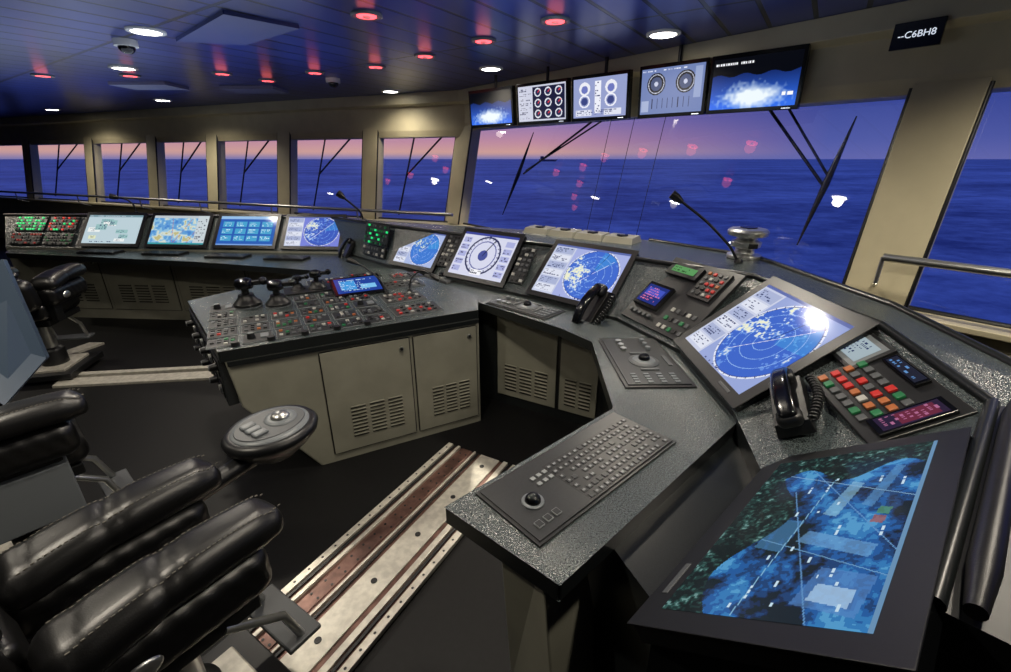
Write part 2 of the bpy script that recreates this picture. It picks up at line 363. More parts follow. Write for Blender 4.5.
rd=MB('cabinet_doors'); F=frame((-.08,3.07,0),(.87,-.49,0),(0,0,1))
door(rd,F,.03,.50,.08,.72,(.08,.45,.12,.34,3,8)); door(rd,F,.53,.80,.08,.72,(.56,.77,.12,.34,2,8))
F0=frame((-5.62,5.07,0),(3.91,-.29,0),(0,0,1))
for k in range(4): door(rd,F0,.25+k*.85,1.05+k*.85,.12,.72,(.35+k*.85,.95+k*.85,.2,.42,3,7))
rd.build(parent=cst)

# centre pedestal
ax=V((.88,.47)).normalized(); A=V((-2.19,2.97)); Bq=V((-1.46,2.09)); Cc=Bq+ax*1.455; Dd=V((-.20,3.10)); Ee=V((-.93,3.93)); Ff=V((-1.53,3.99))
cc=MB('manoeuvring_console'); top=[A,Bq,Cc,Dd,Ee,Ff]
cc.prism([tuple(p) for p in top],.775,.835,DESK,DESKD)
def ins(z,sh): 
    ply=[A+ax*(.02+sh)+V((.03,0)),Bq+ax*(.02+sh),Cc,Dd+V((.0,.02)),Ee,Ff+V((0,-.05))]; return [(p.x,p.y,z) for p in ply]
cc.loft(ins(.775,0),ins(.50,.03),CAB); cc.loft(ins(.50,.03),ins(0,.36),CAB)
cco=cc.build(.008)
cd=MB('manoeuvring_console_doors'); F=frame((Bq.x,Bq.y,0),(ax.x,ax.y,0),(0,0,1))
door(cd,F,.47,.98,.06,.73,(.58,.92,.14,.36,3,9)); door(cd,F,1.01,1.43,.06,.73,(1.1,1.38,.14,.36,3,9))
cd.box((.74,.762,.004),(1.42,.025,.02),DESKD,F)
cd.build(parent=cco)
ep=MB('end_panel_switches'); e=(A-Bq); Fe=frame((A.x+.02,A.y+.02,.50),(-e.x,-e.y,0),(0,0,1)); 
ep.box((.57,.15,.01),(1.12,.27,.05),PANEL,Fe)
for k in range(7):
    for r in range(2):
        x=.12+k*.15; y=.08+r*.13
        ep.box((x,y,.037),(.1,.085,.006),BLKG,Fe)
        if (k+r)%2: ep.cyl((x,y,.055),.022,.035,BLK,Fe,r2=.018); ep.cyl((x,y,.074),.016,.004,GREY,Fe)
        else: ep.box((x-.02,y,.044),(.02,.03,.012),WKEY,Fe); ep.box((x+.02,y,.044),(.02,.03,.012),GKEY,Fe)
ep.build(.002,parent=cco)
Ft=frame((Bq.x,Bq.y,.835),(ax.x,ax.y,0),(-.47,.88,0))
tp=MB('manoeuvring_console_controls')
KM=[GKEY,GKEY,WKEY,REDK,BLK,BLK,GKEY,BLK,GRNK,GKEY,BLK,WKEY,ORK,BLK,GKEY,GREY]
for r in range(5):
    for k in range(6):
        u=.02+k*.165-.16*(r/5)*.2; v=.12+r*.17
        if u>.98: continue
        if r>=3 and k in (1,2): continue
        tp.box((u,v,.003),(.146,.136,.005),GREY,Ft); tp.box((u,v,.004),(.140,.130,.0075),PANEL,Ft)
        kind=random.random()
        if kind<.22:
            tp.cyl((u-.03,v,.02),.022,.03,BLK,Ft,n=18,r2=.017); tp.cyl((u-.03,v,.036),.014,.003,GREY,Ft,n=18); tp.box((u+.035,v,.011),(.04,.06,.009),GREY,Ft); continue
        for a in range(4):
            for c in range(3):
                if random.random()<.2: continue
                tp.box((u-.048+a*.032,v-.036+c*.036,.011),(.019,.017,.009),random.choice(KM),Ft)
for k in range(5):
    tp.cyl((.08+k*.17,.05,.014),.02,.02,BLK,Ft)
for (u,v,w,h) in ((1.1,.2,.3,.2),(1.1,.5,.28,.22),(1.2,.85,.3,.2),(.7,1.2,.3,.16),(1.0,1.25,.25,.16),(1.3,1.1,.25,.16)):
    tp.box((u,v,.003),(w+.006,h+.006,.005),GREY,Ft); tp.box((u,v,.004),(w,h,.008),PANEL,Ft)
    for a in range(7):
        for c in range(3):
            tp.box((u-w*.38+a*w*.125,v-h*.3+c*h*.3,.011),(w*.065,h*.1,.009),random.choice([GKEY,WKEY,BLK,GKEY,BLK,REDK,BLK]),Ft)
tp.box((.55,1.02,.006),(.36,.2,.012),BLK,Ft)
tp.build(.0012,parent=cco)
def lever(name,u,v,s=1,Fm=Ft):
    l=MB(name); M=Fm@Matrix.Translation((u,v,0))@Matrix.Scale(s,4)
    l.lathe([(.075,0),(.075,.02),(.06,.035),(.045,.05),(.04,.07)],BLK,M)
    l.lathe([(.02,.07),(.02,.1),(.045,.105),(.05,.13),(.04,.155),(.012,.165)],BLKG,M)
    l.box((.05,0,.13),(.09,.03,.025),BLK,M); l.ball((.1,0,.135),.024,BLKG,M); l.lathe([(.078,.001),(.078,.006)],GREY,M)
    return l.build(.002,parent=cco)
lever('thruster_lever',.14,.80,1.15); lever('thruster_lever',.32,.72,1.05); lever('joystick_control',.60,1.02,.9); lever('joystick_control',.47,1.05,.7)
tl=MB('tilted_touch_display'); M=Ft@Matrix.Translation((.86,.82,.03))@Matrix.Rotation(math.radians(14),4,'X')
tl.box((0,0,0),(.36,.27,.04),BLKG,M); tlo=tl.build(.004,parent=cco)
x=MB('screen'); p=Pic(60,44,(20,60,150)); p.rect(.1,.2,.45,.8,(60,150,220)).rect(.55,.2,.9,.5,(120,190,235)).text(.1,.1,.9,.9,7,(190,220,240)); x.screen(.31,.22,p.a,M,z=.022); x.build(parent=tlo)
def goose(name,pts,r=.008,head=True,par=None):
    g=MB(name); P=[V(p) for p in pts]; out=[]
    for i in range(len(P)-1):
        for k in range(6): out.append(P[i].lerp(P[i+1],k/6))
    out.append(P[-1])
    for it in range(3): out=[out[0]]+[(out[i-1]+out[i]*2+out[i+1])/4 for i in range(1,len(out)-1)]+[out[-1]]
    g.tube(out,r,BLK); g.lathe([(r*3.2,0),(r*3.2,.012),(r*1.5,.03)],BLK,Matrix.Translation(P[0]))
    if head:
        d=(out[-1]-out[-3]).normalized(); g.tube([out[-1]-d*.01,out[-1]+d*.03,out[-1]+d*.07],[r*1.6,r*3.2,r*3.4],BLK,n=14)
    return g.build(parent=par)
def tw(u,v,z=0): return Ft@V((u,v,z))
goose('gooseneck_microphone',[tw(1.02,.62,0),tw(1.0,.66,.1),tw(.9,.72,.2),tw(.86,.74,.22)],.006,par=cco)
goose('gooseneck_microphone',[tw(1.18,.6,0),tw(1.2,.62,.1),tw(1.28,.6,.16),tw(1.34,.56,.12)],.006,par=cco)
def handset(name,M,s=1,par=None,cord=True):
    h=MB(name); K=M@Matrix.Scale(s,4)
    h.box((0,0,.02),(.10,.24,.04),BLK,K,taper=.9)
    def f(p,hh): 
        y=p[1]/hh[1]; return (p[0],p[1],p[2]+.035*(1-y*y))
    h.rbox((0,0,.06),(.05,.25,.03),.014,BLKG,K,fn=f)
    for sg in (-1,1): h.rbox((0,sg*.1,.052),(.068,.06,.045),.02,BLK,K)
    h.box((0,0,.098),(.025,.09,.006),GREY,K)
    if cord:
        pts=[(.05+.012*math.cos(t*1.9)+.03*math.sin(t*.05),-.1+.002*t*2,.03+.012*math.sin(t*1.9)) for t in np.linspace(0,50,160)]
        h.tube(pts,.004,BLK,K,n=5)
    return h.build(.002,parent=par)

# ------------------------------------------------------------ displays in the console
def display(name,i,cu,cv,w,h,img,bz=.03,lift=.012):
    M=sec(i)@Matrix.Translation((cu,cv,lift)); d=MB(name); d.box((0,0,-.012),(w+2*bz,h+2*bz,.045),BLKG,M)
    d.box((0,0,.0108),(w+2*bz+.016,h+2*bz+.016,.004),BLK,M)
    d.box((w*.35,-h/2-bz*.5,.0135),(w*.16,bz*.3,.003),GKEY,M)
    ob=d.build(.004); x=MB('screen'); x.screen(w,h,img,M,z=.0135); x.build(parent=ob); return ob
display('chart_display',0,1.24,.225,.64,.35,docs(120,70,(186,206,214),[(235,240,238),(150,190,190),(225,230,190)],9,(120,150,160)))
display('chart_display',0,2.02,.225,.64,.35,s_chart(120,70))
display('automation_display',0,2.80,.225,.64,.35,s_mimic(120,70))
display('radar_display',0,3.55,.225,.60,.35,radar(120,80,sea=(60,90,190),bg=(120,130,215)))
display('radar_display',2,.26,.21,.50,.33,radar(120,84,bg=(170,185,225),sea=(60,120,210),echo=(190,215,190)))
display('conning_display',2,1.00,.24,.56,.39,s_conning(130,90))
display('radar_display',3,.30,.25,.60,.42,radar(150,104,seed=.6,bg=(165,175,225)))
display('radar_display',5,.28,.29,.60,.47,radar(230,176,seed=0,bg=(150,165,215),sea=(58,100,200)),bz=.045,lift=.02)
display('planning_display',7,.27,.215,.72,.39,np.flip(s_big(260,150),axis=(0,1)),bz=.05,lift=.02)
def pad(name,M,w,h,nx,ny,mats,key=(.6,.5),base=PANEL,par=None,z=.012):
    d=MB(name); d.box((0,0,0),(w,h,.012),base,M)
    for a in range(nx):
        for c in range(ny):
            m=random.choice(mats)
            if m is None: continue
            d.box((-w/2+w*(a+.5)/nx,-h/2+h*(c+.5)/ny,z-.003),(w/nx*key[0],h/ny*key[1],.012),m,M)
    return d.build(.0012,parent=par or cst)
M=sec(0); N_=None
pad('alarm_panel',M@Matrix.Translation((.23,.29,.01)),.36,.18,10,5,[LEDG,LEDG,GRNK,BLK,N_])
pad('alarm_panel',M@Matrix.Translation((.62,.29,.01)),.34,.18,10,5,[LEDR,REDK,GKEY,BLK,LEDG,N_])
pad('control_panel',M@Matrix.Translation((.23,.1,.01)),.36,.14,10,4,[GKEY,WKEY,REDK,BLK,N_])
pad('control_panel',M@Matrix.Translation((.62,.1,.01)),.34,.14,10,4,[GKEY,WKEY,GRNK,BLK,N_])
M1=sec(1)
pad('alarm_panel',M1@Matrix.Translation((.60,.25,.01)),.42,.2,10,5,[GRNK,GRNK,GKEY,BLK,BLK,N_,LEDG])
pad('control_panel',M1@Matrix.Translation((.6,.09,.01)),.40,.1,8,2,[GKEY,BLK,WKEY])
M2=sec(2)
pad('control_panel',M2@Matrix.Translation((.615,.24,.01)),.13,.3,3,7,[GKEY,WKEY,BLK,GKEY,BLK])
pad('control_panel',M2@Matrix.Translation((1.40,.22,.01)),.13,.3,3,7,[GKEY,WKEY,BLK,GKEY,BLK])
M4=sec(4); rp=MB('radio_panel'); rp.box((.27,.28,.002),(.52,.5,.02),PANEL,M4)
rp.box((.13,.22,.02),(.2,.17,.03),BLKG,M4); rp.box((.18,.44,.02),(.24,.09,.03),BLK,M4); rp.box((.40,.4,.018),(.16,.2,.016),BLK,M4)
for a in range(4):
    for c in range(5): rp.box((.345+a*.037,.33+c*.036,.028),(.02,.018,.008),random.choice([REDK,WKEY,GKEY,ORK,REDK,BLK,GKEY]),M4)
for a in range(5):
    for c in range(3): rp.box((.32+a*.04,.07+c*.06,.014),(.022,.026,.008),random.choice([GKEY,GKEY,GRNK,WKEY,BLK]),M4)
for a in range(5): rp.cyl((.06+a*.04,.09,.02),.012,.02,GKEY,M4,n=14)
rpo=rp.build(.0015); x=MB('screen'); p=Pic(40,30,(20,40,120)); p.rect(.1,.4,.9,.85,(60,80,190)).text(.1,.1,.9,.9,6,(230,120,150)); x.screen(.17,.13,p.a,M4,c=(.13,.22),z=.037)
p=Pic(30,10,(90,150,90)); p.text(.05,.1,.95,.9,2,(30,70,30)); x.screen(.18,.045,p.a,M4,c=(.18,.44),z=.037); x.build(parent=rpo)
def bf(i,u,v):
    o=bil(i,u,v); U=(bil(i,1,v)-bil(i,0,v)); W=bil(i,u,1)-bil(i,u,0); return frame(o,U,W)
K=bf(6,.62,.70); kp=MB('alarm_keypad'); kp.box((0,0,.006),(.36,.27,.02),BLK,K)
cols=[[REDK,GRNK,ORK,GKEY],[ORK,REDK,GRNK,GKEY],[REDK,GKEY,GRNK,WKEY],[GKEY,ORK,REDK,GKEY],[WKEY,GKEY,GKEY,REDK]]
for a in range(7):
    for c in range(4): kp.box((-.15+a*.038,-.10+c*.042,.020),(.024,.026,.010),random.choice(cols[a%5]),K)
kp.box((.135,.0,.022),(.07,.2,.016),BLKG,K); kp.box((-.05,.10,.022),(.16,.045,.014),BLKG,K)
kpo=kp.build(.002); x=MB('screen'); p=Pic(20,40,(30,16,50)); p.rect(.1,.3,.9,.9,(100,30,56)).text(.1,.05,.9,.95,9,(170,100,140)); x.screen(.055,.17,p.a,K,c=(.135,0),z=.031)
p=Pic(40,10,(16,22,44)); p.text(.05,.1,.95,.9,2,(90,140,200)); x.screen(.14,.035,p.a,K,c=(-.05,.10),z=.0302); x.build(parent=kpo)
K=bf(6,.12,.80); sm=MB('status_display'); sm.box((0,0,.008),(.18,.15,.025),BLK,K); sm.box((0,0,.0205),(.15,.125,.002),GREY,K); smo=sm.build(.003); x=MB('screen'); x.screen(.12,.09,s_small(30,24,(160,176,184)),K,z=.0225); x.build(parent=smo)
K=bf(6,.36,.30)@Matrix.Rotation(math.radians(75),4,'Z')
handset('telephone_handset',K@Matrix.Translation((0,0,.005)),1.15)
K=frame((.57,2.72,.83),(.5,-.8,0),(.55,.3,.8)); handset('radio_handset',K,1.35)
K=frame((-1.62,4.68,.84),(.5,-.6,.1),(.3,.4,.7)); handset('radio_handset',K,1.0)
def trackpanel(name,c,d,w,h):
    d=V((d[0],d[1],0)); M=frame((c[0],c[1],.80),d,(-d.y,d.x,0)); t=MB(name)
    t.box((0,0,.003),(w,h,.008),BLK,M); t.box((0,0,.009),(w*.94,h*.9,.006),PANEL,M)
    t.lathe([(.075,.012),(.075,.016),(.06,.02)],GKEY,M,c=(w*.05,0,0)); t.lathe([(.055,.012),(.055,.022),(.035,.026)],GREY,M,c=(w*.05,0,0)); t.ball((w*.05,0,.028),.028,BLKG,M)
    t.box((w*.05,h*.36,.014),(.11,.02,.008),GKEY,M); t.box((w*.05-.095,0,.014),(.02,.09,.008),GKEY,M); t.box((w*.05+.095,0,.014),(.02,.09,.008),GKEY,M)
    for a in range(4):
        for c2 in range(4): t.box((w*.30+a*w*.045,-h*.3+c2*h*.19,.014),(w*.028,h*.08,.006),GREY,M); 
    for a in range(3): t.cyl((-w*.38+a*w*.09,h*.2,.02),.013,.02,GREY,M,n=16); t.cyl((-w*.38+a*w*.09,-h*.2,.018),.016,.015,SILV,M,n=16)
    return t.build(.002)
trackpanel('trackball_panel',(.13,2.93),(.735,-.68),.52,.23)
trackpanel('trackball_panel',(.685,2.06),(.02,-1),.58,.32)
trackpanel('trackball_panel',(-.55,3.72),(.78,-.62),.34,.2)
kb=MB('keyboard_panel'); M=frame((.26,1.225,.80),(.745,.667,0),(-.667,.745,0)); w,h=.70,.27
kb.box((0,0,.003),(w,h,.008),BLK,M); kb.box((0,0,.008),(w*.97,h*.93,.006),PANEL,M)
kb.box((.11,-.02,.0112),(.45,.21,.001),BLK,M)
for r in range(7):
    for a in range(17):
        if random.random()<.06: continue
        kb.box((-.10+a*.0262,-.108+r*.029,.012),(.0175,.0175,.004),GKEY,M); kb.box((-.10+a*.0262,-.108+r*.029,.0125),(.0155,.0155,.0045),PANEL,M)
        if random.random()<.85: kb.box((-.10+a*.0262+random.uniform(-.002,.002),-.108+r*.029,.0148),(random.uniform(.006,.012),.0075,.001),TXT,M)
for a in range(3):
    for c in range(2): kb.box((-.18+a*.026,.03+c*.03,.013),(.016,.014,.004),TXT,M)
kb.lathe([(.034,.011),(.034,.015),(.027,.017)],GREY,M,c=(-.25,-.01,0)); kb.ball((-.25,-.01,.014),.025,BLKG,M)
for a in range(3): kb.box((-.30+a*.035,-.085,.013),(.022,.024,.005),TXT,M); kb.box((-.30+a*.035,-.085,.0145),(.018,.02,.005),PANEL,M)
kb.build(.0006)
def keyb(c,d,w=.42,h=.15):
    d=V((d[0],d[1],0)); M=frame((c[0],c[1],.80),d,(-d.y,d.x,0)); k=MB('keyboard'); k.box((0,0,.01),(w,h,.02),BLK,M)
    for a in range(15):
        for r in range(5): k.box((-w/2+w*(a+.5)/15,-h/2+h*(r+.5)/5,.022),(w/15*.8,h/5*.75,.008),GKEY if (a+r)%7==0 else BLK,M)
    k.build(.001)
keyb((-4.35,4.83),(1,-.1)); keyb((-3.6,4.75),(1,-.1)); keyb((-2.2,4.5),(1,-.12)); keyb((-2.85,4.6),(1,-.1))
sp=MB('desk_support'); sp.loft([(-.02,1.0,.745),(.10,.90,.745),(.22,1.0,.745),(.10,1.12,.745)],[(.02,1.06,0),(.16,.80,0),(.36,1.0,0),(.18,1.2,0)],CAB); sp.build(.006,parent=cst)

# ------------------------------------------------------------ ledge items
vb=MB('ledge_vent_box'); d=V((.78,-.60,0)).normalized(); M=frame((.62,3.86,1.128),d,(-d.y,d.x,0))
for k in range(4):
    x0=-.39+k*.26
    vb.loft([(x0-.115,-.07,.045),(x0+.115,-.07,.045),(x0+.115,.08,.05),(x0-.115,.08,.05)],[(x0-.125,-.10,0),(x0+.125,-.10,0),(x0+.125,.10,0),(x0-.125,.10,0)],CAB,M)
    vb.cyl((x0,0,.05),.045,.012,BLK,M); vb.cyl((x0,0,.056),.02,.01,SILV,M)
vb.build(.005)
cr=MB('bearing_repeater'); M=Matrix.Translation((1.52,2.86,1.16))
cr.lathe([(.10,0),(.10,.02),(.06,.03),(.055,.06),(.085,.07),(.09,.10),(.06,.115),(.06,.13),(.115,.14),(.12,.165),(.105,.18),(.05,.185)],SILV,M,n=36)
cr.box((0,-.085,.085),(.05,.03,.03),BLK,M); cr.lathe([(.05,.186),(.05,.19)],BLKG,M); cr.build(.002)
goose('gooseneck_lamp',[(1.42,2.72,1.155),(1.36,2.72,1.25),(1.2,2.75,1.40),(1.05,2.80,1.51)],.008)
goose('gooseneck_lamp',[(-1.45,4.72,1.145),(-1.47,4.7,1.25),(-1.55,4.7,1.32),(-1.62,4.7,1.38)],.010)
goose('gooseneck_lamp',[(-4.3,5.4,1.14),(-4.3,5.4,1.25),(-4.35,5.38,1.31),(-4.42,5.35,1.33)],.009)

# ------------------------------------------------------------ room shell
zt,zs,zc=2.10,.96,2.50
LW=[(-17.0,13.2),(-9.8,10.13),(-7.8,9.30),(-6.08,8.57),(-4.68,7.98),(-3.24,7.37),(-1.79,6.77),(-.44,6.20)]
RWd=V((.626,-.78,0)); Kp=V((-.44,6.2,0)); R1=Kp+RWd*4.43; R2=Kp+RWd*7.2
fl=MB('floor'); fl.prism([(-17.5,-3.2),(4.6,-3.2),(4.6,1.0),(-.4,6.6),(-17.5,13.6)],-.1,0,FLOORM); fl.build()
ce=MB('ceiling'); ce.prism([(-17.5,-3.2),(4.6,-3.2),(4.6,1.0),(-.4,6.9),(-17.5,14)],zc,zc+.1,CEIL); ce.build()
def inward(d): return V((d.y,-d.x,0)) if V((d.y,-d.x,0)).y<0 else V((-d.y,d.x,0))
def wallseg(name,p,q,zb=2.07):
    p=V((p[0],p[1],0)); q=V((q[0],q[1],0)); d=(q-p).normalized(); n=inward(d); w=MB(name)
    def slab(prof,m):
        a=[p+n*o+V((0,0,z)) for o,z in prof]; b=[q+n*o+V((0,0,z)) for o,z in prof]
        w.loft([tuple(x) for x in a],[tuple(x) for x in b],m)
    slab([(-.15,zb),(.08,zb),(.10,zb+.08),(.10,zt+.26),(.20,zt+.28),(.20,zc),(-.15,zc)],BEIGE)
    slab([(.18,0),(.30,0),(.30,zs-.04),(.42,zs-.03),(.42,zs),(.2,zs)],BEIGE)
    return w.build(.004)
def glass(name,p,q):
    p=V((p[0],p[1],0)); q=V((q[0],q[1],0)); d=(q-p).normalized(); n=inward(d); g=MB(name)
    g.add([tuple(p+n*.25+V((0,0,zs))),tuple(q+n*.25+V((0,0,zs))),tuple(q+V((0,0,zt))),tuple(p+V((0,0,zt)))],[(0,1,2,3)],GLASS)
    for (a,z,r) in ((.25,zs,.02),(.0,zt,.02)): g.tube([p+n*a+V((0,0,z)),q+n*a+V((0,0,z))],r,BLK,n=6)
    return g.build()
def pillar(p,d,w):
    p=V((p[0],p[1],0)); d=d.normalized(); n=inward(d); m=MB('window_pillar'); 
    def c(z,o): 
        return [tuple(p+d*(w/2*a)+n*(o+b)+V((0,0,z))) for a,b in ((-1,-.06),(1,-.06),(1,.10),(-1,.10))]
    m.loft(c(zt+.02,0),c(zs-.02,.25),BEIGE); 
    for a in (-1,1):
        m.tube([p+d*(w/2*a*1.04)+n*.09+V((0,0,zt)),p+d*(w/2*a*1.04)+n*.34+V((0,0,zs))],.012,BLK,n=6)
    return m.build(.008)
for i in range(len(LW)-1): 
    wallseg('wall_front_port_%d'%(i+1),LW[i],LW[i+1],2.0); glass('window_%d'%(i+1),LW[i],LW[i+1])
wallseg('wall_front_starboard',Kp,R2); glass('window_8',Kp,R1); glass('window_9',R1,R2)
dl=V((LW[-1][0]-LW[1][0],LW[-1][1]-LW[1][1],0))
for i in range(1,len(LW)-1): pillar(LW[i],dl,.24)
pillar(Kp,RWd,.32); pillar(R1+RWd*.06,RWd,.30); pillar(R2,RWd,.3)
w=MB('wall_rear'); w.prism([(-17.5,-3.3),(4.6,-3.3),(4.6,-3.2),(-17.5,-3.2)],0,zc,GREY); w.build()
w=MB('wall_right'); w.prism([(4.5,-3.2),(4.6,-3.2),(4.6,1.0),(4.5,1.0)],0,zc,BEIGE); w.build()
w=MB('wall_left'); w.prism([(-17.5,-3.2),(-17.4,-3.2),(-17.4,13.3),(-17.5,13.3)],0,zc,BEIGE); w.build()
def rail(name,pts,r=.02,posts=None):
    m=MB(name); m.tube(pts,r,SILV,n=12)
    for p in posts or []: m.tube([p,V(p)+V((0,0,-.14))],.010,SILV); m.tube([V(p)+V((0,0,-.14)),V(p)+V((.1,.12,-.2))],.010,SILV)
    return m.build()
nl=inward(dl.normalized()); pts=[V((x,y,1.10))+nl*.55 for x,y in LW]; rail('window_handrail',pts,posts=pts[1:-1])
nr=inward(RWd); q0=Kp+RWd*4.50+nr*.42+V((0,0,1.25)); q1=q0+RWd*2.5; rail('window_handrail',[q0,q1],.022,[q0,q0+RWd*1.2])
def gp(s,h,out=.05): return Kp+RWd*s+nr*(.25*(1-h)-out)+V((0,0,zs+(zt-zs)*h))
def wiper(a,b,c1,c2):
    m=MB('window_wiper'); m.tube([gp(*c1),gp(*[(x+y)/2 for x,y in zip(c1,c2)],out=.06),gp(*c2)],[.004,.022,.004],BLK,n=6)
    m.tube([gp(*a),gp(*b)],.010,BLK,n=6); m.tube([gp(a[0]+.12,a[1]),gp(b[0]+.03,b[1]+.03)],.008,BLK,n=6); m.build()
wiper((3.55,.97),(4.02,.55),(3.98,.22),(4.08,.90)); wiper((1.95,.97),(1.1,.55),(.85,.15),(1.15,.92))
m=MB('blind_cords')
for s_ in (2.25,2.5,2.8): m.tube([gp(s_,.98,-.03),gp(s_-.02,.02,-.03)],.0025,BLK,n=5)
m.build()
for i in range(1,7):
    a=V((LW[i][0],LW[i][1],0)); b=V((LW[i+1][0],LW[i+1][1],0)); f=lambda s,h: a.lerp(b,s)+nl*(.25*(1-h)-.05)+V((0,0,zs+(zt-zs)*h))
    m=MB('window_wiper'); m.tube([f(.75,.97),f(.35,.5)],.012,BLK,n=6); m.tube([f(.28,.05),f(.42,.95)],.012,BLK,n=6); m.build()
# ------------------------------------------------------------ overhead monitors
ml=[((-.37,5.12),(.065,4.71),s_cam(90,56)),((.104,4.67),(.524,4.28),s_gauge(110,66)),((.555,4.255),(.946,3.90),s_eng(110,70)),((1.005,3.838),(1.375,3.495),s_dials(120,76)),((1.387,3.482),(1.80,3.105),s_cam(150,90,True))]
for k,(a,b,img) in enumerate(ml):
    a=V((a[0],a[1],0)); b=V((b[0],b[1],0)); d=(b-a); w=d.length; h=.335+.012*(k>2); c=(a+b)/2; c.z=2.205
    M=frame(c,d,(0,0,1)); 
    M=M@Matrix.Rotation(math.radians(5),4,'X')
    m=MB('overhead_monitor'); m.box((0,0,-.03),(w,h,.05),BLKG,M); m.box((0,0,-.07),(w*.5,h*.6,.04),BLK,M)
    p0=M@V((0,.05,-.09)); m.tube([p0,V((p0.x,p0.y,2.495))],.014,BLK); m.box((0,.05,-.09),(.1,.1,.03),BLK,M); m.box((w*.38,-h/2+.010,-.004),(.05,.005,.004),LEDW,M)
    ob=m.build(.004); x=MB('screen'); x.screen(w-.04,h-.05,img,M,z=-.004); x.build(parent=ob)
sg=MB('room_sign'); a=V((2.169,2.953,0))*.935; b=V((2.296,2.794,0))*.935; c=(a+b)/2; c.z=2.335; M=frame(c,RWd,(0,0,1)); sg.box((0,0,-.01),(.205,.12,.02),BLKG,M); sgo=sg.build(.002)
tx=bpy.data.curves.new('sign_text','FONT'); tx.body='--C6BH8'; tx.size=.042; tx.align_x='CENTER'; tx.align_y='CENTER'; tx.extrude=.001
to=bpy.data.objects.new('sign_text',tx); sc.collection.objects.link(to); to.matrix_world=M@Matrix.Translation((0,0,.004)); tx.materials.append(LEDW); to.parent=sgo; to.matrix_parent_inverse=Matrix.Identity(4)
# ------------------------------------------------------------ ceiling fittings
def downlight(x,y,r=.075,pw=30,white=True):
    m=MB('ceiling_downlight' if white else 'red_night_light'); M=Matrix.Translation((x,y,zc))
    m.lathe([(r*1.35,0),(r*1.35,-.012),(r*1.05,-.014),(r,-.006)],WHITE if white else GREY,M); m.cyl((0,0,-.010),r if white else r*.85,.006,WHGL if white else REDGL,M); 
    if not white: m.cyl((0,0,-.016),r*.3,.008,WHITE,M)
    ob=m.build()
    if pw:
        l=bpy.data.lights.new('lamp','SPOT' if white else 'POINT'); l.energy=pw; l.color=(1,.90,.74) if white else (1,.15,.12)
        l.shadow_soft_size=.05
        if white: l.spot_size=math.radians(150); l.spot_blend=.8
        o=bpy.data.objects.new('lamp',l); sc.collection.objects.link(o); o.parent=ob; o.location=(x,y,zc-.06)
for x,y,p in [(-2.27,3.35,95),(1.02,3.42,95),(-.13,4.63,80),(-1.38,6.1,25),(-4.75,7.0,60),(-7.5,8.3,60),(-3.4,4.6,60)]: downlight(x,y,.08,p)
for x,y in [(-1.6,.9),(.9,.8),(-.4,1.9),(-3.6,2.0),(-7,5),(2.3,1.5)]: downlight(x,y,.07,70)  # more downlights, out of view, added to light the room
for x,y in [(-.78,3.01),(.29,3.12),(-.15,3.60),(-.63,4.09),(-1.14,4.54),(-2.69,4.89),(-1.79,4.84),(-3.65,5.0),(-4.50,5.0),(-2.46,5.30)]: downlight(x,y,.065,.15,False)
cp=MB('ceiling_panel'); cp.prism([(-2.22,3.55),(-1.81,3.66),(-1.25,3.23),(-1.54,2.93)],zc-.02,zc+.01,mat('panel_navy',S(60,72,128),.4)); cp.build(.005)
for (x,y) in ((-3.9,5.6),(-2.9,5.9)):
    cp=MB('ceiling_panel'); cp.prism([(x-.3,y-.2),(x+.3,y-.2),(x+.3,y+.2),(x-.3,y+.2)],zc-.03,zc+.01,mat('panel_grey',S(130,136,165),.4)); cp.build(.005)
for (x,y) in ((-2.6,3.6),(-1.75,5.2)):
    m=MB('dome_camera'); M=Matrix.Translation((x,y,zc)); m.cyl((0,0,-.02),.07,.04,WHITE,M); m.ball((0,0,-.045),.05,BLKG,M,sz=(1,1,.8)); m.build()
# ------------------------------------------------------------ floor rails
rl=MB('chair_floor_rails'); d=V((.483,.876,0)).normalized(); M=frame((-.147,2.347,0),d,(-d.y,d.x,0)); L=3.6; cxx=-L/2
rl.box((cxx,0,.008),(L,.50,.016),PLATE,M)
for y,w_ in ((-.235,.035),(.235,.035),(.05,.012),(-.17,.03),(.17,.02)): rl.box((cxx,y,.018),(L,w_,.024),ALU,M)
rl.box((cxx,-.06,.016),(L,.13,.014),ALU,M); rl.box((cxx,.11,.0165),(L,.07,.008),PLATE,M)
for y in (-.198,.205,.03): rl.box((cxx,y,.0185),(L,.014,.012),BLK,M)
for k in range(46):
    for y in (.09,.13,-.235,.235): rl.cyl((-.05-k*.075,y,.0285 if abs(y)>.2 else .020),.006,.004,BLK,M,n=10)
    if k%4==0: rl.cyl((-.1-k*.075,-.06,.024),.014,.004,BLK,M,n=14)
rl.build(.002)
r2=MB('floor_trim'); r2.prism([(-3.7,3.26),(-2.45,3.42),(-2.47,3.56),(-3.75,3.4)],0,.02,ALU); r2.prism([(-4.4,3.4),(-4.25,3.4),(-4.05,4.2),(-4.2,4.2)],0,.02,ALU); r2.prism([(-3.7,3.44),(-2.5,3.6),(-2.5,3.66),(-3.7,3.5)],0,.03,ALU); r2.build(.003)
